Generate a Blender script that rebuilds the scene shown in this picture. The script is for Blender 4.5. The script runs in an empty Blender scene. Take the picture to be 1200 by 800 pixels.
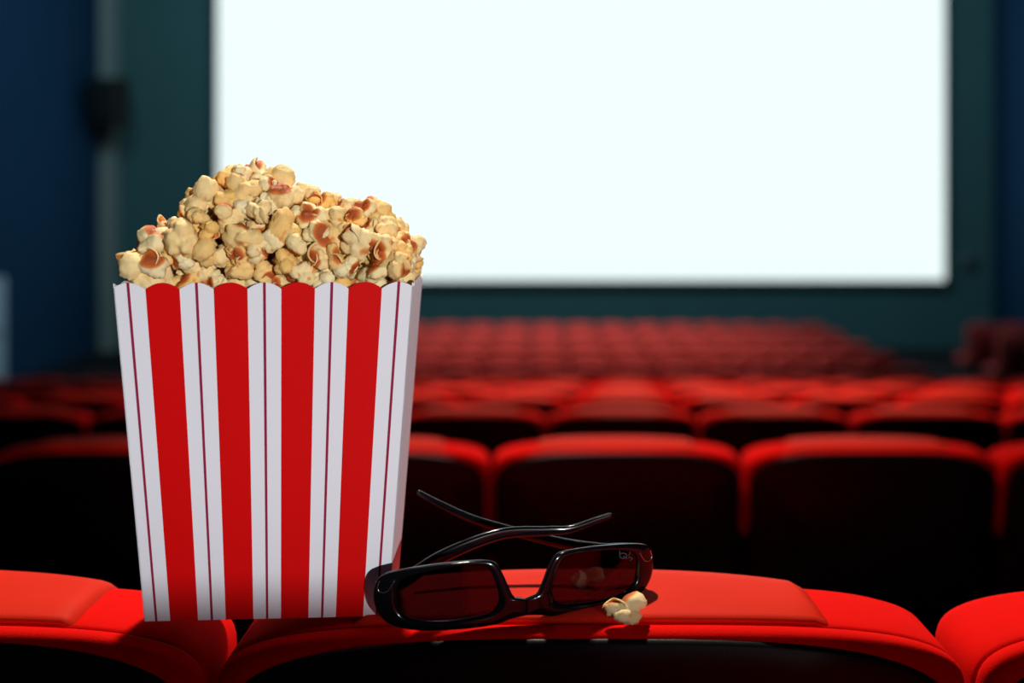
import bpy, bmesh, math, random
from mathutils import Vector, Matrix, noise

# ------------------------------------------------------------------ camera, light, exposure
scene = bpy.context.scene
COL = scene.collection
EYE = 1.33                       # eye height above the floor of the row with the popcorn (m)
FPX, PX0, PY0 = 1100.0, 640.0, 240.0   # focal length in pixels, principal point in the 1200x800 frame

def at(px, py, d):               # pixel + distance from the camera plane -> point
    return Vector(((px - PX0) * d / FPX, d, EYE - (py - PY0) * d / FPX))

cd = bpy.data.cameras.new('camera')
cam = bpy.data.objects.new('camera', cd)
COL.objects.link(cam)
cam.location = (0, 0, EYE)
cam.rotation_euler = (math.pi / 2, 0, 0)
cd.sensor_width = 36.0
cd.lens = FPX / 1200 * 36.0
cd.shift_x = -(PX0 - 600) / 1200
cd.shift_y = -(400 - PY0) / 1200
cd.clip_start = 0.02
cd.dof.use_dof = True
cd.dof.focus_distance = 0.675
cd.dof.aperture_fstop = 2.3
scene.camera = cam

world = bpy.data.worlds.new('world')
scene.world = world
world.use_nodes = True
bg = world.node_tree.nodes['Background']
bg.inputs[0].default_value = (0.10, 0.42, 0.62, 1)
bg.inputs[1].default_value = 0.035

vs = scene.view_settings
vs.view_transform = 'Standard'
vs.look = 'None'
vs.exposure = 0.0
vs.gamma = 1.0
vs.use_curve_mapping = False

def spot(name, loc, target, energy, color, size_deg, blend, radius):
    l = bpy.data.lights.new(name, 'SPOT')
    l.energy = energy; l.color = color
    l.spot_size = math.radians(size_deg); l.spot_blend = blend
    l.shadow_soft_size = radius
    o = bpy.data.objects.new(name, l)
    COL.objects.link(o)
    o.location = loc
    o.rotation_euler = (Vector(target) - Vector(loc)).to_track_quat('-Z', 'Y').to_euler()
    return o

# ceiling spots of the auditorium, plus an added low spot for the box
spot('house_spot_key', (-0.25, 2.7, 4.7), (0.15, 0.78, 1.03), 1000, (1.0, 0.84, 0.70), 50, 0.8, 0.09)
spot('added_box_spot', (1.70, -3.0, 1.672), (-0.17, 0.66, 1.38), 560, (0.95, 0.98, 1.0), 14.0, 0.8, 0.05)  # no known lamp: added behind the camera to light the box front
spot('house_spot_rows', (1.2, 6.2, 5.4), (0.8, 5.6, 0.0), 1900, (1.0, 0.90, 0.62), 75, 0.9, 0.25)
spot('house_spot_stalls', (0.3, 11.0, 5.4), (0.3, 12.8, -1.0), 2500, (1.0, 0.72, 0.64), 75, 0.8, 0.3)

def area(name, loc, target, energy, color, sx, sy):
    l = bpy.data.lights.new(name, 'AREA')
    l.shape = 'RECTANGLE'; l.size = sx; l.size_y = sy
    l.energy = energy; l.color = color
    o = bpy.data.objects.new(name, l)
    COL.objects.link(o)
    o.location = loc
    o.rotation_euler = (Vector(target) - Vector(loc)).to_track_quat('-Z', 'Y').to_euler()
# unseen area light, added to brighten the front wall
area('added_wall_wash', (0, 11.5, 7.4), (0, 19.5, 1.5), 560, (0.60, 0.95, 1.0), 15, 0.6)

# ------------------------------------------------------------------ helpers
def new_empty(name, loc=(0, 0, 0), rz=0.0):
    o = bpy.data.objects.new(name, None)
    o.empty_display_size = 0.05
    COL.objects.link(o)
    o.location = loc
    o.rotation_euler = (0, 0, rz)
    return o

def tag(o, label=None, cat=None, group=None, kind=None):
    if label: o['label'] = label
    if cat: o['category'] = cat
    if group: o['group'] = group
    if kind: o['kind'] = kind
    return o

def add(name, bm, mat, parent=None, smooth=True, loc=None):
    bmesh.ops.recalc_face_normals(bm, faces=bm.faces)
    me = bpy.data.meshes.new(name)
    bm.to_mesh(me); bm.free()
    me.materials.append(mat)
    if smooth:
        me.polygons.foreach_set('use_smooth', [True] * len(me.polygons))
    o = bpy.data.objects.new(name, me)
    COL.objects.link(o)
    if parent: o.parent = parent
    if loc is not None: o.location = loc
    return o

def copy_tree(o, parent=None):
    c = o.copy()
    COL.objects.link(c)
    if parent: c.parent = parent
    for ch in list(o.children):
        copy_tree(ch, c)
    return c

def bm_box(bm, x0, x1, y0, y1, z0, z1, bevel=0.0, seg=2):
    r = bmesh.ops.create_cube(bm, size=1.0)
    vs_ = r['verts']
    for v in vs_:
        v.co.x = x0 + (v.co.x + .5) * (x1 - x0)
        v.co.y = y0 + (v.co.y + .5) * (y1 - y0)
        v.co.z = z0 + (v.co.z + .5) * (z1 - z0)
    if bevel > 0:
        es = list({e for v in vs_ for e in v.link_edges})
        bmesh.ops.bevel(bm, geom=es, offset=bevel, segments=seg, affect='EDGES', profile=0.5)

def loft(bm, rings, closed=False, cap0=False, cap1=False):
    vr = [[bm.verts.new(p) for p in r] for r in rings]
    n = len(vr[0])
    for a, b in zip(vr, vr[1:]):
        for i in range(n if closed else n - 1):
            j = (i + 1) % n
            bm.faces.new((a[i], a[j], b[j], b[i]))
    if cap0: bm.faces.new(vr[0])
    if cap1: bm.faces.new(vr[-1])
    return vr

def catmull(pts, sub=8, closed=False):
    n = len(pts); out = []
    rng = range(n if closed else n - 1)
    for i in rng:
        g = (lambda k: pts[k % n]) if closed else (lambda k: pts[max(0, min(n - 1, k))])
        p0, p1, p2, p3 = (Vector(g(i + k)) for k in (-1, 0, 1, 2))
        for s in range(sub):
            t = s / sub
            out.append(0.5 * ((2 * p1) + (p2 - p0) * t + (2 * p0 - 5 * p1 + 4 * p2 - p3) * t * t
                              + (3 * p1 - p0 - 3 * p2 + p3) * t ** 3))
    if not closed: out.append(Vector(pts[-1]))
    return out

# ------------------------------------------------------------------ materials
def mat_new(name):
    m = bpy.data.materials.new(name)
    m.use_nodes = True
    nt = m.node_tree
    return m, nt, nt.nodes['Principled BSDF']

def nd(nt, typ, **kw):
    n = nt.nodes.new(typ)
    for k, v in kw.items(): setattr(n, k, v)
    return n

def simple(name, col, rough=0.5, spec=0.5, var=0.0, scale=20.0, bump=0.0, bscale=200.0, sheen=0.0, coat=0.0):
    m, nt, p = mat_new(name)
    p.inputs['Base Color'].default_value = (*col, 1)
    p.inputs['Roughness'].default_value = rough
    p.inputs['Specular IOR Level'].default_value = spec
    if sheen:
        p.inputs['Sheen Weight'].default_value = sheen
        p.inputs['Sheen Tint'].default_value = (*col, 1)
    if coat: p.inputs['Coat Weight'].default_value = coat
    tc = nd(nt, 'ShaderNodeTexCoord')
    if var:
        n = nd(nt, 'ShaderNodeTexNoise'); n.inputs['Scale'].default_value = scale; n.inputs['Detail'].default_value = 5
        nt.links.new(tc.outputs['Object'], n.inputs['Vector'])
        mx = nd(nt, 'ShaderNodeMix', data_type='RGBA')
        mx.inputs['A'].default_value = (*[c * (1 - var) for c in col], 1)
        mx.inputs['B'].default_value = (*[min(1, c * (1 + var)) for c in col], 1)
        nt.links.new(n.outputs['Fac'], mx.inputs['Factor'])
        nt.links.new(mx.outputs['Result'], p.inputs['Base Color'])
    if bump:
        n = nd(nt, 'ShaderNodeTexNoise'); n.inputs['Scale'].default_value = bscale; n.inputs['Detail'].default_value = 3
        nt.links.new(tc.outputs['Object'], n.inputs['Vector'])
        b = nd(nt, 'ShaderNodeBump'); b.inputs['Strength'].default_value = bump; b.inputs['Distance'].default_value = 0.001
        nt.links.new(n.outputs['Fac'], b.inputs['Height'])
        nt.links.new(b.outputs['Normal'], p.inputs['Normal'])
    return m

M_FABRIC = simple('red_fabric', (0.70, 0.004, 0.002), 0.9, 0.05, var=0.08, scale=60, bump=0.35, bscale=900)
M_LEATHER = simple('red_leatherette', (0.62, 0.020, 0.006), 0.60, 0.06, var=0.06, scale=30, bump=0.12, bscale=500)
M_SHELL = simple('black_plastic', (0.004, 0.004, 0.006), 0.42, 0.25, bump=0.1, bscale=600)
M_STEEL = simple('black_steel', (0.01, 0.01, 0.012), 0.5, 0.3)
M_STALL = simple('dull_red_fabric', (0.38, 0.050, 0.045), 0.9, 0.1, var=0.12, scale=30, sheen=0.1)
M_CARPET = simple('dark_carpet', (0.012, 0.012, 0.016), 0.95, 0.05, var=0.3, scale=40, bump=0.3, bscale=300)
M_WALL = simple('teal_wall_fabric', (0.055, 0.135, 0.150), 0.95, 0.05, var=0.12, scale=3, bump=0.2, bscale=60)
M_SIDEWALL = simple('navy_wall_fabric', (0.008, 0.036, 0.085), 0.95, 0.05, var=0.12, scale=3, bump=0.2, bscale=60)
M_CEIL = simple('dark_ceiling', (0.03, 0.035, 0.04), 0.95, 0.05, var=0.1)
M_TRIM = simple('pale_grey_trim', (0.22, 0.27, 0.27), 0.7, 0.2, var=0.08)
M_DOOR = simple('grey_blue_door', (0.30, 0.40, 0.52), 0.6, 0.3, var=0.05)
M_SPEAKER = simple('black_speaker_cabinet', (0.008, 0.010, 0.012), 0.6, 0.2)
M_GRILLE = simple('speaker_grille', (0.012, 0.016, 0.02), 0.9, 0.1, bump=0.5, bscale=120)
M_MASK = simple('screen_masking', (0.04, 0.08, 0.085), 0.95, 0.05)
M_GLOSS = simple('gloss_black_frame', (0.003, 0.003, 0.004), 0.13, 0.4)
M_HINGE = simple('hinge_metal', (0.55, 0.55, 0.57), 0.25, 0.6)
M_HINGE.node_tree.nodes['Principled BSDF'].inputs['Metallic'].default_value = 1.0
M_MARK = simple('lens_print_grey', (0.045, 0.045, 0.06), 0.6, 0.2)

def mat_screen():
    m, nt, p = mat_new('screen_light')
    nt.nodes.remove(p)
    e = nd(nt, 'ShaderNodeEmission')
    e.inputs[0].default_value = (0.865, 1.0, 1.0, 1)
    e.inputs[1].default_value = 1.04
    nt.links.new(e.outputs[0], nt.nodes['Material Output'].inputs[0])
    return m
M_SCREEN = mat_screen()

def mat_lens():
    m, nt, p = mat_new('smoked_lens')
    nt.nodes.remove(p)
    t = nd(nt, 'ShaderNodeBsdfTransparent'); t.inputs[0].default_value = (0.19, 0.15, 0.21, 1)
    g = nd(nt, 'ShaderNodeBsdfGlossy'); g.inputs[0].default_value = (0.7, 0.75, 1, 1); g.inputs[1].default_value = 0.06
    f = nd(nt, 'ShaderNodeFresnel'); f.inputs[0].default_value = 1.45
    mx = nd(nt, 'ShaderNodeMixShader')
    nt.links.new(f.outputs[0], mx.inputs[0]); nt.links.new(t.outputs[0], mx.inputs[1]); nt.links.new(g.outputs[0], mx.inputs[2])
    nt.links.new(mx.outputs[0], nt.nodes['Material Output'].inputs[0])
    return m
M_LENS = mat_lens()

def mat_card_striped():
    m, nt, p = mat_new('striped_card')
    uv = nd(nt, 'ShaderNodeUVMap')
    sx = nd(nt, 'ShaderNodeSeparateXYZ'); nt.links.new(uv.outputs[0], sx.inputs[0])
    fr = nd(nt, 'ShaderNodeMath', operation='FRACT'); nt.links.new(sx.outputs[0], fr.inputs[0])
    sb = nd(nt, 'ShaderNodeMath', operation='SUBTRACT'); nt.links.new(fr.outputs[0], sb.inputs[0]); sb.inputs[1].default_value = 0.5
    ab = nd(nt, 'ShaderNodeMath', operation='ABSOLUTE'); nt.links.new(sb.outputs[0], ab.inputs[0])
    wide = nd(nt, 'ShaderNodeMath', operation='LESS_THAN'); nt.links.new(ab.outputs[0], wide.inputs[0]); wide.inputs[1].default_value = 0.25
    thin = nd(nt, 'ShaderNodeMath', operation='GREATER_THAN'); nt.links.new(ab.outputs[0], thin.inputs[0]); thin.inputs[1].default_value = 0.4785
    m1 = nd(nt, 'ShaderNodeMix', data_type='RGBA')
    m1.inputs['A'].default_value = (0.82, 0.81, 0.86, 1); m1.inputs['B'].default_value = (0.66, 0.001, 0.0015, 1)
    nt.links.new(wide.outputs[0], m1.inputs['Factor'])
    m2 = nd(nt, 'ShaderNodeMix', data_type='RGBA')
    m2.inputs['B'].default_value = (0.30, 0.012, 0.05, 1)
    nt.links.new(m1.outputs['Result'], m2.inputs['A']); nt.links.new(thin.outputs[0], m2.inputs['Factor'])
    nt.links.new(m2.outputs['Result'], p.inputs['Base Color'])
    p.inputs['Roughness'].default_value = 0.55
    p.inputs['Specular IOR Level'].default_value = 0.12
    n = nd(nt, 'ShaderNodeTexNoise'); n.inputs['Scale'].default_value = 700
    b = nd(nt, 'ShaderNodeBump'); b.inputs['Strength'].default_value = 0.05; b.inputs['Distance'].default_value = 0.0005
    nt.links.new(n.outputs['Fac'], b.inputs['Height']); nt.links.new(b.outputs[0], p.inputs['Normal'])
    return m
M_STRIPE = mat_card_striped()
M_CARD = simple('white_card', (0.84, 0.83, 0.86), 0.5, 0.3, bump=0.05, bscale=700)

def mat_popcorn():
    m, nt, p = mat_new('popcorn')
    at_ = nd(nt, 'ShaderNodeAttribute', attribute_name='hull')
    tc = nd(nt, 'ShaderNodeTexCoord')
    oi = nd(nt, 'ShaderNodeObjectInfo')
    add_ = nd(nt, 'ShaderNodeVectorMath', operation='ADD')
    nt.links.new(tc.outputs['Object'], add_.inputs[0]); nt.links.new(oi.outputs['Random'], add_.inputs[1])
    n = nd(nt, 'ShaderNodeTexNoise'); n.inputs['Scale'].default_value = 95; n.inputs['Detail'].default_value = 3
    nt.links.new(add_.outputs[0], n.inputs['Vector'])
    r = nd(nt, 'ShaderNodeMapRange'); r.inputs[1].default_value = 0.42; r.inputs[2].default_value = 0.62
    nt.links.new(n.outputs['Fac'], r.inputs[0])
    # per piece: how buttery
    pb = nd(nt, 'ShaderNodeMath', operation='MULTIPLY_ADD'); pb.inputs[1].default_value = 0.75; pb.inputs[2].default_value = -0.20
    nt.links.new(oi.outputs['Random'], pb.inputs[0])
    ad = nd(nt, 'ShaderNodeMath', operation='ADD', use_clamp=True)
    nt.links.new(r.outputs[0], ad.inputs[0]); nt.links.new(pb.outputs[0], ad.inputs[1])
    m1 = nd(nt, 'ShaderNodeMix', data_type='RGBA')
    m1.inputs['A'].default_value = (0.98, 0.94, 0.60, 1)
    m1.inputs['B'].default_value = (0.93, 0.50, 0.08, 1)
    nt.links.new(ad.outputs[0], m1.inputs['Factor'])
    cr = nd(nt, 'ShaderNodeValToRGB')
    cr.color_ramp.elements[0].position = 0.0; cr.color_ramp.elements[0].color = (0.80, 0.40, 0.07, 1)
    cr.color_ramp.elements[1].position = 1.0; cr.color_ramp.elements[1].color = (0.20, 0.026, 0.008, 1)
    e = cr.color_ramp.elements.new(0.6); e.color = (0.66, 0.15, 0.022, 1)
    nt.links.new(at_.outputs['Fac'], cr.inputs[0])
    st = nd(nt, 'ShaderNodeMapRange'); st.inputs[1].default_value = 0.12; st.inputs[2].default_value = 0.45
    nt.links.new(at_.outputs['Fac'], st.inputs[0])
    m2 = nd(nt, 'ShaderNodeMix', data_type='RGBA')
    nt.links.new(m1.outputs['Result'], m2.inputs['A']); nt.links.new(cr.outputs[0], m2.inputs['B']); nt.links.new(st.outputs[0], m2.inputs['Factor'])
    nt.links.new(m2.outputs['Result'], p.inputs['Base Color'])
    p.inputs['Roughness'].default_value = 0.55
    p.inputs['Specular IOR Level'].default_value = 0.35
    p.inputs['Subsurface Weight'].default_value = 0.25
    p.inputs['Subsurface Radius'].default_value = (1.0, 0.6, 0.25)
    p.inputs['Subsurface Scale'].default_value = 0.003
    n2 = nd(nt, 'ShaderNodeTexNoise'); n2.inputs['Scale'].default_value = 420; n2.inputs['Detail'].default_value = 3
    nt.links.new(tc.outputs['Object'], n2.inputs['Vector'])
    b = nd(nt, 'ShaderNodeBump'); b.inputs['Strength'].default_value = 0.35; b.inputs['Distance'].default_value = 0.001
    nt.links.new(n2.outputs['Fac'], b.inputs['Height']); nt.links.new(b.outputs[0], p.inputs['Normal'])
    return m
M_POP = mat_popcorn()

# ------------------------------------------------------------------ layout constants
ROW0 = 0.64          # distance of the rear edge of the nearest row's backrests
PITCH = 0.531        # seat spacing in a row
SPACE = 1.30         # row spacing
STEP = 0.215         # drop of the floor from row to row
TOP = EYE - 0.292    # height of a backrest's top above its floor (1.038)
STALL_D = 11.0; STALL_H = 1.90     # the flat block of seats below the stepped rows
STALL_Z = EYE - STALL_H - TOP
SCREEN_D = 19.0

# ------------------------------------------------------------------ the room
def floor():
    bm = bmesh.new()
    prof = []
    y = -3.0; z = 2 * STEP
    pts = []
    for i in range(-2, 7):
        y0 = ROW0 + SPACE * i - 0.35
        pts.append((y0, -STEP * i))
    out = []
    for (y0, zz) in pts:
        if out: out.append((y0, out[-1][1]))
        out.append((y0, zz))
    out.append((10.0, out[-1][1])); out.append((10.0, STALL_Z)); out.append((SCREEN_D + 0.6, STALL_Z))
    xs = (-9.2, 9.2)
    loft(bm, [[(xs[0], p[0], p[1]) for p in out], [(xs[1], p[0], p[1]) for p in out]])
    o = add('floor', bm, M_CARPET, smooth=False)
    tag(o, 'dark carpeted cinema floor stepping down towards the screen', kind='structure')
floor()

def wall(name, mat, x0, x1, y0, y1, z0, z1, label):
    bm = bmesh.new(); bm_box(bm, x0, x1, y0, y1, z0, z1)
    return tag(add(name, bm, mat, smooth=False), label, kind='structure')
WX = 9.0
wall('wall_front', M_WALL, -WX - .2, WX + .2, SCREEN_D + .16, SCREEN_D + .4, -2.5, 7.6, 'dark teal wall behind the cinema screen')
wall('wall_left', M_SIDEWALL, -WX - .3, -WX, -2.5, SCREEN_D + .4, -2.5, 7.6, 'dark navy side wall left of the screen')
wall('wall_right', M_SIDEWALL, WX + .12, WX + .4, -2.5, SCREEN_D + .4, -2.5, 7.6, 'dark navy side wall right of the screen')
wall('ceiling', M_CEIL, -WX - .3, WX + .4, -2.5, SCREEN_D + .4, 7.6, 7.8, 'dark auditorium ceiling')
wall('trim_1', M_TRIM, -WX + .02, -WX + .30, SCREEN_D - .16, SCREEN_D + .12, STALL_Z, 7.6, 'pale grey corner strip left of the screen')

def door():
    bm = bmesh.new(); bm_box(bm, -WX, -WX + .05, 14.35, 15.55, STALL_Z, STALL_Z + 1.75, 0.01)
    o = tag(add('door_1', bm, M_DOOR, smooth=False), 'pale grey blue exit door in the left side wall', kind='structure')
    bm = bmesh.new()
    bm_box(bm, -WX + .05, -WX + .09, 14.5, 15.4, STALL_Z + .82, STALL_Z + .87, 0.01)
    add('push_bar', bm, M_HINGE, o)
door()

def cinema_screen():
    x0 = (255 - PX0) * SCREEN_D / FPX; x1 = (1107 - PX0) * SCREEN_D / FPX
    zb = EYE - (328 - PY0) * SCREEN_D / FPX; zt = zb + (x1 - x0) / 2.0
    r = new_empty('cinema_screen', ((x0 + x1) / 2, SCREEN_D, zb))
    tag(r, 'large glowing blank white cinema screen on the front wall', 'screen')
    w = (x1 - x0) / 2; h = zt - zb
    bm = bmesh.new(); bm_box(bm, -w, w, 0, .02, 0, h)
    add('screen_surface', bm, M_SCREEN, r, smooth=False)
    for nm, b in (('masking_border', (-w - .10, w + .10, -.01, .06, -.10, 0)), ('masking_border', (-w - .10, w + .10, -.01, .06, h, h + .10)),
                  ('masking_border', (-w - .10, -w, -.01, .06, 0, h)), ('masking_border', (w, w + .10, -.01, .06, 0, h))):
        bm = bmesh.new(); bm_box(bm, *b); add(nm, bm, M_MASK, r, smooth=False)
    bm = bmesh.new(); bm_box(bm, -w, w, .02, .12, 0, h); add('backing', bm, M_MASK, r, smooth=False)
cinema_screen()

def loudspeaker():
    p = at(107, 120, 18.3)
    r = new_empty('loudspeaker', (-WX + .45, 18.3, p.z - .45))
    tag(r, 'black wall loudspeaker hanging beside the left end of the screen', 'loudspeaker')
    bm = bmesh.new()
    loft(bm, [[(-.33, .25, 0), (.33, .25, 0), (.24, -.25, 0), (-.24, -.25, 0)], [(-.33, .25, .95), (.33, .25, .95), (.24, -.25, .9), (-.24, -.25, .9)]], True, True, True)
    add('cabinet', bm, M_SPEAKER, r, smooth=False)
    bm = bmesh.new(); bm_box(bm, -.22, .22, -.285, -.25, .05, .85, .02); add('grille', bm, M_GRILLE, r)
    bm = bmesh.new(); bm_box(bm, -.44, -.30, -.05, .05, .4, .5); add('bracket', bm, M_STEEL, r, smooth=False)
loudspeaker()

def wall_box():
    p = at(1138, 308, SCREEN_D)
    r = new_empty('wall_box', (p.x, SCREEN_D + .155, p.z - .12))
    tag(r, 'small grey box on the wall beside the screen right edge', 'wall box')
    bm = bmesh.new(); bm_box(bm, -.13, .13, -.10, 0, 0, .26, .02); add('housing', bm, M_TRIM, r)
    bm = bmesh.new(); bm_box(bm, -.10, .10, -.115, -.10, .03, .23, .005); add('cover', bm, M_GRILLE, r)
wall_box()

# ------------------------------------------------------------------ theatre seats
A = PITCH / 2 - 0.0040
def outline(a, H, n, zt, zb, taper=0.018, k=36):
    pts = []
    m = 8
    z_sh = zt - H
    for i in range(m):                               # left side going up
        f = i / m
        pts.append((-(a - taper * (1 - f) ** 1.5), zb + (z_sh - zb) * f))
    for i in range(k + 1):
        t = -math.pi / 2 + math.pi * i / k
        s, c = math.sin(t), max(0.0, math.cos(t))
        x = a * math.copysign(abs(s) ** (2 / n), s)
        pts.append((x, zt - H * (1 - c ** (2 / n))))
    for i in range(m - 1, -1, -1):
        f = i / m
        pts.append((a - taper * (1 - f) ** 1.5, zb + (z_sh - zb) * f))
    return pts

def inset(pts, d):
    out = []
    n = len(pts)
    for i in range(n):
        p0 = Vector(pts[max(0, i - 1)]); p1 = Vector(pts[min(n - 1, i + 1)])
        t = (p1 - p0).normalized()
        out.append((pts[i][0] + t.y * d, pts[i][1] - t.x * d))
    return out

def ring(pts, y, lean=0.0):
    return [(x, y + lean * (TOP - z) , z) for (x, z) in pts]

LEAN = 0.12
def make_seat(full=True):
    r = new_empty('theatre_seat')
    body = outline(A, 0.060, 4.0, TOP, 0.40)
    shell = outline(A - 0.0045, 0.085, 3.3, TOP - 0.005, 0.41)
    # backrest cushion
    bm = bmesh.new()
    prof = [(.0172, .0030), (.0180, .0012), (.021, .0002), (.03, 0), (.078, 0), (.090, .004), (.100, .013), (.106, .028), (.108, .05)]
    loft(bm, [ring(inset(body, i), y, LEAN) for (y, i) in prof], True, True, True)
    add('backrest', bm, M_FABRIC, r)
    # border band between cushion and shell
    bm = bmesh.new()
    rings = [ring(inset(shell, .006), .0035, LEAN), ring(inset(shell, .001), .0015, LEAN), ring(inset(body, .0026), .0035, LEAN), ring(inset(body, .0008), .008, LEAN),
             ring(inset(body, .0002), .0125, LEAN), ring(inset(body, .0010), .0150, LEAN), ring(inset(body, .0032), .0165, LEAN)]
    loft(bm, rings, True, False, False)
    add('border_band', bm, M_FABRIC, r)
    # black back shell
    bm = bmesh.new()
    fl = inset(body, -.0007)
    wgt = [max(0.0, min(1.0, (TOP - .12 - z) / .06)) for (x, z) in body]
    mixp = [(a[0] + (b[0] - a[0]) * w, a[1] + (b[1] - a[1]) * w) for a, b, w in zip(shell, fl, wgt)]
    rings = [[(x, .006 + .095 * w + LEAN * (TOP - z), z) for (x, z), w in zip(mixp, wgt)], ring(mixp, .003, LEAN), ring(inset(shell, .0), .001, LEAN), ring(inset(shell, .003), -.0015, LEAN), ring(inset(shell, .02), -.006, LEAN), ring(inset(shell, .06), -.012, LEAN)]
    loft(bm, rings, True, False, True)
    add('back_shell', bm, M_SHELL, r)
    # headrest pad over the top
    bm = bmesh.new()
    w = 0.166
    prof = [(.0185, .0000), (.0200, .0026), (.025, .0042), (.05, .0055), (.085, .0055), (.106, .0030), (.121, -.004), (.131, -.016), (.137, -.04), (.139, -.09), (.135, -.16), (.118, -.19)]
    nx = 28
    ringsl = []
    for i in range(nx + 1):
        u = -1 + 2 * i / nx
        u = math.copysign(abs(u) ** 0.8, u)
        x = w * u
        e = max(0.0, 1 - ((1 - abs(u)) / 0.05)) if abs(u) > .95 else 0.0
        drop = 0.060 * (1 - (1 - (abs(x) / A) ** 4.0) ** (1 / 4.0))
        pl = 1 - 0.24 * abs(u) ** 2.2
        rr = []
        for (y, z) in prof:
            yy = .0185 + (y - .0185) * pl
            zz = z - drop - .004 * e * e
            flare = 1 + 0.02 * max(0, (.06 - y)) / .06
            rr.append((x * flare, yy + LEAN * max(0, -z), TOP + zz))
        rr.append((x, .095 * pl, TOP - .19 - drop)); rr.append((x, .03, TOP - drop - .010))
        ringsl.append(rr)
    loft(bm, ringsl, True, True, True)
    add('headrest_pad', bm, M_LEATHER, r)
    # seat cushion
    bm = bmesh.new(); bm_box(bm, -.235, .235, .20, .62, .36, .47, .035, 4)
    add('seat_cushion', bm, M_FABRIC, r)
    # armrest on the seat's right side, shared with its neighbour
    ar_ = bmesh.new(); bm_box(ar_, PITCH / 2 - .022, PITCH / 2 + .021, .19, .54, .595, .635, .014, 3)
    arm = add('armrest', ar_, M_LEATHER, r)
    bm = bmesh.new(); bm_box(bm, PITCH / 2 - .018, PITCH / 2 + .018, .20, .46, .0, .60, .006, 1)
    add('armrest_panel', bm, M_STEEL, arm, smooth=False)
    bm = bmesh.new(); bm_box(bm, -.04, .04, .26, .40, 0.0, .37, .01, 1); bm_box(bm, -.12, .12, .20, .46, 0, .02, .004, 1)
    add('pedestal', bm, M_STEEL, r, smooth=False)
    return r

seat0 = make_seat()
used = [False]
def place_seat(x, y, z, label, group=None):
    o = seat0 if not used[0] else copy_tree(seat0)
    used[0] = True
    o.location = (x, y, z)
    for k in ('label', 'group', 'category'):
        if k in o: del o[k]
    return tag(o, label, 'theatre seat', group)

X1 = 0.0312
ORD = ['', 'first', 'second', 'third', 'fourth', 'fifth', 'sixth']
for k, lab in ((0, 'red theatre seat with black back, glasses and loose popcorn on its top'),
               (-1, 'red theatre seat under the popcorn box, on the side away from the glasses'),
               (1, 'red theatre seat beside the seat with the glasses, nothing on it')):
    place_seat(X1 + PITCH * k, ROW0, 0, lab)
for k in (1, 2):  # out-of-frame seats added to keep the box spot off the seat edge
    place_seat(0.435 + PITCH * (k - 1), ROW0 - SPACE, STEP, 'unseen red theatre seat added behind the camera to block the box spot', 'unseen seats added to block the box spot')
for i in range(1, 7):
    d = ROW0 + SPACE * i
    off = X1 + 0.117 * i
    k0 = math.ceil((-655 * (d + .1) / FPX - off) / PITCH - .5); k1 = math.floor((575 * (d + .1) / FPX - off) / PITCH + .5)
    for k in range(k0, k1 + 1):
        if i == 1 and -1 <= k <= 2:
            place_seat(off + PITCH * k, d, -STEP * i, [
                'red theatre seat one row ahead, first seat from popcorn box on the glasses side',
                'red theatre seat one row ahead, second seat from popcorn box on the glasses side',
                'red theatre seat one row ahead, third seat from popcorn box on the glasses side',
                'red theatre seat one row ahead, half hidden behind the popcorn box'][k],
                'seats in the first row ahead of the popcorn')
            continue
        place_seat(off + PITCH * k, d, -STEP * i,
                   'red topped black backed theatre seat in the %s row ahead of the popcorn box' % ORD[i],
                   'seats in the %s row ahead of the popcorn' % ORD[i])

# plainer all-red seats of the flat block near the screen
def make_stall():
    r = new_empty('theatre_seat')
    body = outline(0.245, 0.09, 3.2, TOP, 0.40, k=16)
    bm = bmesh.new()
    loft(bm, [ring(inset(body, i), y, LEAN) for (y, i) in [(.0, .02), (.006, .006), (.02, 0), (.08, 0), (.10, .01), (.11, .035)]], True, True, True)
    add('backrest', bm, M_STALL, r)
    bm = bmesh.new(); bm_box(bm, -.225, .225, .16, .58, .36, .47, .035, 2); add('seat_cushion', bm, M_STALL, r)
    bm = bmesh.new(); bm_box(bm, .243, .288, .13, .48, .0, .62, .012, 1); add('armrest', bm, M_STEEL, r)
    bm = bmesh.new(); bm_box(bm, -.04, .04, .24, .36, 0, .37, .01, 1); add('pedestal', bm, M_STEEL, r, smooth=False)
    return r
stall0 = make_stall(); su = [False]
def place_stall(x, y, label, group):
    o = stall0 if not su[0] else copy_tree(stall0)
    su[0] = True
    o.location = (x, y, STALL_Z)
    for k in ('label', 'group', 'category'):
        if k in o: del o[k]
    tag(o, label, 'theatre seat', group)
for j in range(5):
    for k in range(17):
        place_stall(4.25 - PITCH * k, STALL_D + j, 'dull red theatre seat of the central block, %s' % ['row furthest from the screen', 'fourth row from the screen', 'third row from the screen', 'second row from the screen', 'row closest to the screen'][j], 'seats of the central block below the screen')
for j in (3, 4):
    for k in range(4):
        place_stall(7.0 + PITCH * k, STALL_D + j, 'dull red theatre seat by the right side wall', 'seats by the right side wall')

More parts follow.
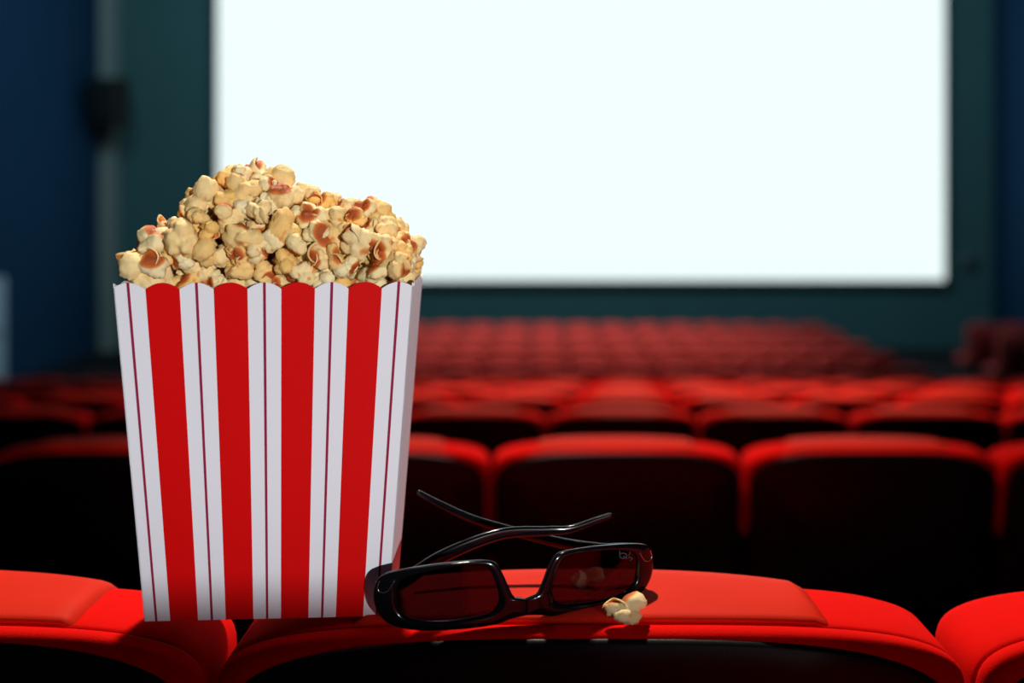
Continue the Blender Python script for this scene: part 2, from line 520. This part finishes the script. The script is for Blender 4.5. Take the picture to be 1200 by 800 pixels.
# ------------------------------------------------------------------ popcorn box
BOX_H = 0.237
BOX_Z = TOP + 0.0012
BOX_YAW = math.radians(3.0)
WB, WT, DB, DT = 0.1690, 0.2055, 0.070, 0.086
BOX = new_empty('popcorn_box', ((-0.2755 - 0.1065) / 2 - .0070, 0.661 + DB / 2 - .001, BOX_Z), BOX_YAW)
tag(BOX, 'tall red and white striped card popcorn box with scalloped rim', 'popcorn box')
PER_T = WT / 4.425
def panel(name, wb, wt, place, mat, per, th=0.0007, nx=180):
    """a tapering card panel; place(x, v, out) gives the point, out = offset along the outward normal"""
    bm = bmesh.new()
    uvl = bm.loops.layers.uv.new('UVMap')
    cols = []
    for side in (0.0, -th):
        grid = []
        for i in range(nx + 1):
            u = (i / nx - .5) * wt / per               # in stripe periods
            sc = 0.0047 * (1 - abs(math.cos(2 * math.pi * u)) ** 0.85) / BOX_H
            cl = []
            for j in range(7):
                v = j / 6 * (1 - sc)
                x = (i / nx - .5) * (wb + (wt - wb) * v)
                cl.append((bm.verts.new(place(x, v, side)), u, v))
            grid.append(cl)
        cols.append(grid)
    def face(q):
        f = bm.faces.new([a[0] for a in q])
        for lp, a in zip(f.loops, q): lp[uvl].uv = (a[1], a[2])
    for g in cols:
        for i in range(nx):
            for j in range(6):
                face((g[i][j], g[i + 1][j], g[i + 1][j + 1], g[i][j + 1]))
    for i in range(nx):
        face((cols[0][i][6], cols[0][i + 1][6], cols[1][i + 1][6], cols[1][i][6]))
        face((cols[0][i][0], cols[0][i + 1][0], cols[1][i + 1][0], cols[1][i][0]))
    for i in (0, nx):
        for j in range(6):
            face((cols[0][i][j], cols[0][i][j + 1], cols[1][i][j + 1], cols[1][i][j]))
    return add(name, bm, mat, BOX, smooth=False)
fr_ = panel('front_panel', WB, WT, lambda x, v, o: (x, -(DB + (DT - DB) * v) / 2 - o, v * BOX_H), M_STRIPE, PER_T)
bk_ = panel('back_panel', WB, WT, lambda x, v, o: (x, (DB + (DT - DB) * v) / 2 + o, v * BOX_H), M_STRIPE, PER_T)
panel('side_panel', DB, DT, lambda x, v, o: ((WB + (WT - WB) * v) / 2 + o, x, v * BOX_H), M_CARD, PER_T, nx=80)
panel('side_panel', DB, DT, lambda x, v, o: (-(WB + (WT - WB) * v) / 2 - o, x, v * BOX_H), M_CARD, PER_T, nx=80)
bm = bmesh.new(); bm_box(bm, -WB / 2 + .001, WB / 2 - .001, -DB / 2 + .001, DB / 2 - .001, 0.0, .0012)
add('base_panel', bm, M_CARD, BOX, smooth=False)

# ------------------------------------------------------------------ popcorn
def popcorn_mesh(seed, nl, cups, sub=4, flat=1.0):
    """an exploded kernel of unit radius: puffed lobes round a brown hull, with curled petals"""
    rnd = random.Random(seed)
    def rdir():
        while True:
            v = Vector((rnd.uniform(-1, 1), rnd.uniform(-1, 1), rnd.uniform(-1, 1)))
            if .1 < v.length < 1: return v.normalized()
    base = rdir()
    lobes = []; tries = 0
    while len(lobes) < nl and tries < 800:
        tries += 1
        d = rdir()
        if d.dot(base) > 0.55: continue
        if any(d.dot(q[0]) > 0.62 for q in lobes): continue
        rr = rnd.uniform(.40, .62)
        lobes.append((d, d * rnd.uniform(.36, .58), rr))
    small = []
    for (d, c, rr) in lobes:
        for _ in range(2):
            e = (d + rdir() * .8).normalized()
            small.append((e, c + e * rr * rnd.uniform(.55, .8), rr * rnd.uniform(.38, .55)))
    allb = [(c, r_) for (_, c, r_) in lobes] + [(c, r_) for (_, c, r_) in small] + [(Vector((0, 0, 0)), .36)]
    bm = bmesh.new()
    bmesh.ops.create_icosphere(bm, subdivisions=sub, radius=1.0)
    hl = bm.verts.layers.float.new('hull')
    off = Vector((seed * 3.1, seed * 1.7, 0))
    for v in bm.verts:
        u = v.co.normalized()
        acc = 0.0
        for (c, r_) in allb:
            b = u.dot(c); disc = r_ * r_ - c.length_squared + b * b
            if disc > 0:
                t = b + math.sqrt(disc)
                if t > acc: acc = t
        acc += 0.05 * noise.noise(u * 2.6 + off) + 0.20 * abs(noise.noise(u * 3.3 + off * 1.3)) + 0.09 * abs(noise.noise(u * 7.5 + off)) - .05
        hb = u.dot(base)
        hv = max(0.0, min(1.0, (hb - .42) / .35))
        hv = max(hv, max(0.0, min(1.0, (noise.noise(u * 2.0 + off * 2) - .30) * 2.4)) * .55)
        acc *= (1 - .18 * max(0, hb - .6) / .4)
        v.co = u * max(.25, acc)
        v[hl] = hv * .8
    # curled petals: pieces of thick bowl with brown inside
    for _ in range(cups):
        ax = rdir()
        while ax.dot(base) < -.2: ax = rdir()
        q = ax.to_track_quat('Z', 'Y').to_matrix()
        R = rnd.uniform(.60, .85); depth = rnd.uniform(1.0, 1.6); cen = ax * rnd.uniform(.22, .40)
        ex = rnd.uniform(.65, 1.0); wob = rnd.uniform(0, 6)
        n1, n2 = 20, 8
        def pt(i, j, rad):
            ph = 2 * math.pi * i / n1
            th = math.pi - depth * (j / n2) * max(.15, .75 + .55 * math.sin(ph + wob) + .16 * math.sin(3 * ph + 2 * wob))
            p = Vector((math.sin(th) * math.cos(ph) * ex, math.sin(th) * math.sin(ph), math.cos(th) + .55)) * rad
            return cen + q @ p
        for (rad, hv) in ((R, .10), (R * .82, .36)):
            vv = []
            for i in range(n1):
                row = []
                for j in range(n2 + 1):
                    w_ = bm.verts.new(pt(i, j, rad)); w_[hl] = hv + (.15 * rnd.random() if hv > .3 else 0)
                    row.append(w_)
                vv.append(row)
            for i in range(n1):
                for j in range(n2):
                    a, b = vv[i], vv[(i + 1) % n1]
                    if j == 0:
                        bm.faces.new((a[0], b[1], a[1]))
                    else:
                        bm.faces.new((a[j], b[j], b[j + 1], a[j + 1]))
            if hv < .3: rim = [vv[i][n2] for i in range(n1)]
            else:
                for i in range(n1):
                    bm.faces.new((rim[i], rim[(i + 1) % n1], vv[(i + 1) % n1][n2], vv[i][n2]))
    mx = max(v.co.length for v in bm.verts)
    for v in bm.verts:
        v.co /= mx
        v.co.z *= flat
    bmesh.ops.recalc_face_normals(bm, faces=bm.faces)
    me = bpy.data.meshes.new('popcorn')
    bm.to_mesh(me); bm.free()
    me.polygons.foreach_set('use_smooth', [True] * len(me.polygons))
    me.materials.append(M_POP)
    return me

VAR = [popcorn_mesh(11 + s, [4, 5, 3, 4, 6, 5][s % 6], [1, 2, 0, 2, 1, 0, 3, 1][s % 8]) for s in range(20)]
rnd = random.Random(5)

# heap silhouette over the rim, (box-local x, height above rim) read off the photograph
RIM = BOX_H - .004
sil = [(137, 331), (165, 300), (185, 268), (225, 238), (240, 213), (265, 198), (290, 189), (340, 199), (352, 212), (395, 221), (432, 228), (468, 252), (480, 272), (489, 300), (494, 331)]
HC = 0.70
hx = []
for (px, py) in sil:
    p = at(px, py, HC)
    hx.append((p.x - BOX.location.x, p.z - BOX_Z - RIM))
hx[0] = (-WT / 2 + .000, .0); hx[-1] = (WT / 2 - .000, .0)
def heap(x, y):
    if x <= hx[0][0] or x >= hx[-1][0]: return -1
    for (a, b) in zip(hx, hx[1:]):
        if a[0] <= x <= b[0]:
            h = a[1] + (b[1] - a[1]) * (x - a[0]) / (b[0] - a[0]); break
    q = 1 - (abs(y) / (DT / 2 + .001)) ** 2.4
    if q <= 0: return -1
    return h * q ** .62

cells = []
def fits(p, r, k):
    return all((p - q).length > k * (r + s) for (q, s) in cells)
def fill(tries, s0, s1, k, limit):
    for _ in range(tries):
        if len(cells) >= limit: return
        x = rnd.uniform(-WT / 2, WT / 2); y = rnd.uniform(-DT / 2, DT / 2)
        h = heap(x, y)
        if h < 0: continue
        r = rnd.choice((.0095, .011, .0125, .0135, .0145, .016))
        z = max(RIM + h - r * .75 - rnd.uniform(s0, s1), RIM - .012 if s1 < .02 else -1)
        if z < RIM - .045: continue
        m = r * 1.15 if z < RIM + r * .55 else r * .5
        if abs(x) > WT / 2 - m or abs(y) > DT / 2 - m: continue
        p = Vector((x, y, z))
        if fits(p, r, k): cells.append((p, r))
fill(9000, 0, .004, .64, 170)
for _ in range(3000):                      # a close row along the front rim
    x_ = rnd.uniform(-WT / 2 + .012, WT / 2 - .012); r_ = rnd.choice((.011, .0125, .0135))
    p_ = Vector((x_, -DT / 2 + r_ * rnd.uniform(1.2, 1.9), RIM + rnd.uniform(-.006, .006)))
    if fits(p_, r_, .52): cells.append((p_, r_))
fill(8000, .004, .016, .58, 240)
fill(12000, .014, .05, .60, 292)
print('POPCORN', len(cells))
bmat = Matrix.Translation(BOX.location) @ Matrix.Rotation(BOX_YAW, 4, 'Z')
for i, (p, r) in enumerate(cells):
    o = bpy.data.objects.new('popcorn', VAR[i % len(VAR)])
    COL.objects.link(o)
    o.location = bmat @ p
    o.rotation_euler = (rnd.uniform(0, 6.28), rnd.uniform(0, 6.28), rnd.uniform(0, 6.28))
    s = r * 1.18
    o.scale = (s * rnd.uniform(.9, 1.15), s * rnd.uniform(.9, 1.15), s * rnd.uniform(.85, 1.1))
    # keep every lump inside the card walls below the rim
    inv = bmat.inverted() @ Matrix.LocRotScale(o.location, o.rotation_euler, o.scale)
    dx = dy = 0.0
    for v in o.data.vertices:
        q = inv @ v.co
        if q.z < BOX_H:
            lx = (WB + (WT - WB) * q.z / BOX_H) / 2 - .0012; ly = (DB + (DT - DB) * q.z / BOX_H) / 2 - .0012
            if abs(q.x) > lx: dx = max(dx, abs(q.x) - lx)
            if abs(q.y) > ly: dy = max(dy, abs(q.y) - ly)
    o.location = bmat @ (p - Vector((math.copysign(dx, p.x), math.copysign(dy, p.y), 0)))
    tag(o, 'cream and golden popcorn piece heaped in the striped box', 'popcorn', 'popcorn heaped in the striped box')

# loose piece beside the glasses
o = bpy.data.objects.new('popcorn', popcorn_mesh(71, 4, 1, 4))
COL.objects.link(o)
o.location = at(732, 714, 0.652)
o.scale = (.0215, .014, .0130)
o.rotation_euler = (0.2, 0.1, 0.4)
tag(o, 'single loose popcorn piece lying in front of the dark glasses', 'popcorn')
LOOSE = o

# ------------------------------------------------------------------ glasses, upside down on the seat top
GZ = TOP + 0.0008
GL, PH0, PH1 = 0.212, math.radians(-2), math.radians(36)
NST = 200
plan = []
x, y = (437 - PX0) * .640 / FPX, .640
for i in range(NST + 1):
    s = i / NST
    ph = PH0 + (PH1 - PH0) * s
    plan.append((x, y, ph))
    x += math.cos(ph) * GL / NST; y += math.sin(ph) * GL / NST
G0 = Vector((plan[NST // 2][0], plan[NST // 2][1], GZ))
VS = 0.86
def bend(t, v, depth):            # t from the bridge (left negative), v up, depth away from the viewer
    v = v * VS; t = t * GL / .196
    f = max(0, min(NST, (t / GL + .5) * NST))
    i = min(NST - 1, int(f)); g = f - i
    a, b = plan[i], plan[i + 1]
    px, py, ph = (a[k] + (b[k] - a[k]) * g for k in range(3))
    back = depth + .02 * v                     # leans back a little
    return Vector((px - math.sin(ph) * back, py + math.cos(ph) * back, GZ + v)) - G0
GR = new_empty('dark_glasses', G0)
tag(GR, 'glossy black dark lensed glasses lying upside down beside the popcorn box', 'glasses')
HO = [(-.0015, .0060), (0, .0060), (.010, .0045), (.02, .0015), (.045, .0), (.07, .0008), (.086, .005), (.094, .013), (.0975, .024), (.0975, .035), (.094, .043), (.084, .0475), (.065, .0510), (.045, .0530),
      (.028, .0530), (.0205, .0505), (.0165, .0440), (.0115, .0300), (.0085, .0225), (.0045, .0188), (0, .0180), (-.0015, .0180)]
LO = [(.0225, .0115), (.035, .0085), (.055, .0072), (.072, .0090), (.0805, .0150), (.0835, .0260), (.0825, .0370), (.076, .0430), (.060, .0478), (.042, .0500), (.030, .0497), (.0245, .0460), (.0200, .0340), (.0180, .0210)]
LC = Vector((.050, .028))
def cast(poly, ang):
    d = Vector((math.cos(ang), math.sin(ang))); best = 0
    n = len(poly)
    for i in range(n):
        p, q = poly[i], poly[(i + 1) % n]
        e = q - p
        den = d.x * e.y - d.y * e.x
        if abs(den) < 1e-12: continue
        w_ = p - LC
        t = (w_.x * e.y - w_.y * e.x) / den
        s = (w_.x * d.y - w_.y * d.x) / den
        if t > 0 and -1e-6 <= s <= 1 + 1e-6 and t > best: best = t
    return LC + d * best
op = [Vector((p.x, p.y)) for p in catmull([(a, b, 0) for a, b in HO], 8)]
lp_ = [Vector((p.x, p.y)) for p in catmull([(a, b, 0) for a, b in LO], 8, True)]
angs = sorted(set([round(2 * math.pi * i / 150 - math.pi, 6) for i in range(150)] + [round(math.atan2(.018 - LC.y, -LC.x - .0015), 6), round(math.atan2(.006 - LC.y, -LC.x - .0015), 6)]))
outer = [cast(op, a) for a in angs]; inner = [cast(lp_, a) for a in angs]
bm = bmesh.new()
for sg in (-1, 1):
    rings = []
    for (mixf, dep) in ((0.0, .0022), (0.0, .0008), (.12, 0.0), (.80, -.0002), (1.0, .0012), (1.0, .0030), (.8, .0042), (.1, .0044), (0.0, .0036), (0.0, .0022)):
        rings.append([bend(sg * (o_.x + (i_.x - o_.x) * mixf), o_.y + (i_.y - o_.y) * mixf, dep) for o_, i_ in zip(outer, inner)])
    loft(bm, rings, True)
bmesh.ops.remove_doubles(bm, verts=bm.verts, dist=1e-5)
add('front_frame', bm, M_GLOSS, GR)
lenses = {}
for sg in (-1, 1):
    bm = bmesh.new()
    for dep in (.0018, .0028):
        rings = []
        for f in (0.05, .3, .55, .8, 1.0):
            rings.append([bend(sg * (LC.x + (i_.x - LC.x) * f * 1.015), LC.y + (i_.y - LC.y) * f * 1.015, dep) for i_ in inner])
        loft(bm, rings, True, True)
    lenses[sg] = add('lens', bm, M_LENS, GR)

# faint print near the outer corner of one lens
def stroke(bm, pts, w):
    P = [Vector(p) for p in pts]
    for a, b in zip(P, P[1:]):
        t = (b - a).normalized(); n = Vector((-t.y, t.x)) * w / 2
        q = [a + n, a - n, b - n, b + n]
        bm.faces.new([bm.verts.new(bend(p.x, p.y, .0014)) for p in q])
bm = bmesh.new()
u0, v0 = .0690, .0395
for pts in ([(0, .0055), (.0002, 0), (.003, -.0016), (.0058, -.0010), (.0056, .0014), (.003, .0030), (.0004, .0030)], [(.0030, .0004), (.0062, -.0026)],
            [(.0092, .0052), (.0084, .0010), (.0072, -.0004)], [(.0072, -.0018), (.0098, -.0024), (.0108, -.0040), (.0084, -.0046)]):
    stroke(bm, [(u0 + a, v0 + b) for a, b in pts], .0009)
mk = add('lens_print', bm, M_MARK, lenses[1], smooth=False)
mk['label'] = 'faint grey printed mark on the lens corner'

def temple(path, name='temple'):
    pts = catmull([Vector(p) - G0 for p in path], 10)
    n = len(pts); bm = bmesh.new(); rings = []
    for i, p in enumerate(pts):
        t = (pts[min(n - 1, i + 1)] - pts[max(0, i - 1)]).normalized()
        side = t.cross(Vector((0, 0, 1))).normalized(); up = side.cross(t).normalized()
        f = i / (n - 1)
        hh = .0070 * (1 - f) ** 1.2 + .0030; ww = .0022 - .0004 * f
        if f > .985: hh *= .6; ww *= .6
        rings.append([p + side * ww * math.copysign(abs(math.cos(a)) ** .7, math.cos(a)) + up * hh * .62 * math.copysign(abs(math.sin(a)) ** .7, math.sin(a))
                      for a in [2 * math.pi * k / 14 for k in range(14)]])
    loft(bm, rings, True, True, True)
    return add(name, bm, M_GLOSS, GR)
rh = bend(.0955, .0300, .006) + G0
lh = bend(-.0950, .0320, .006) + G0
temple([rh, rh + Vector((-.012, .014, .001)), at(700, 643, .715), at(640, 632, .722), at(560, 610, .727), at(515, 590, .729), at(489, 576, .730)])
temple([lh, lh + Vector((.014, .008, .001)), at(520, 651, .674), at(585, 626, .690), at(640, 622, .700), at(668, 620, .704), at(700, 609, .708), at(717, 603, .710)])
for sg, hp in ((1, rh), (-1, lh)):
    bm = bmesh.new()
    c = hp - G0
    bm_box(bm, c.x - .0032, c.x + .0032, c.y - .004, c.y + .003, c.z - .005, c.z + .005, .001, 2)
    add('hinge', bm, M_GLOSS, GR)
# thin bright inlay on the outer corner of the frame
for sg in (-1, 1):
    bm = bmesh.new()
    pp = [(.0940, .0400), (.0952, .0340), (.0925, .0315), (.0885, .0330), (.0845, .0405)]
    pts = [bend(sg * a, b, -.0006) for a, b in [tuple(q)[:2] for q in catmull([(a, b, 0) for a, b in pp], 6)]]
    rings = []
    for i, p in enumerate(pts):
        rings.append([p + Vector((math.cos(k * 1.0472) * .0004, 0, math.sin(k * 1.0472) * .0004)) for k in range(6)])
    loft(bm, rings, True, True, True)
    add('corner_inlay', bm, M_HINGE, GR)

# settle the loose popcorn piece on the seat top
zmin = min((LOOSE.matrix_basis @ v.co).z for v in LOOSE.data.vertices)
LOOSE.location.z += (TOP + .0015) - zmin
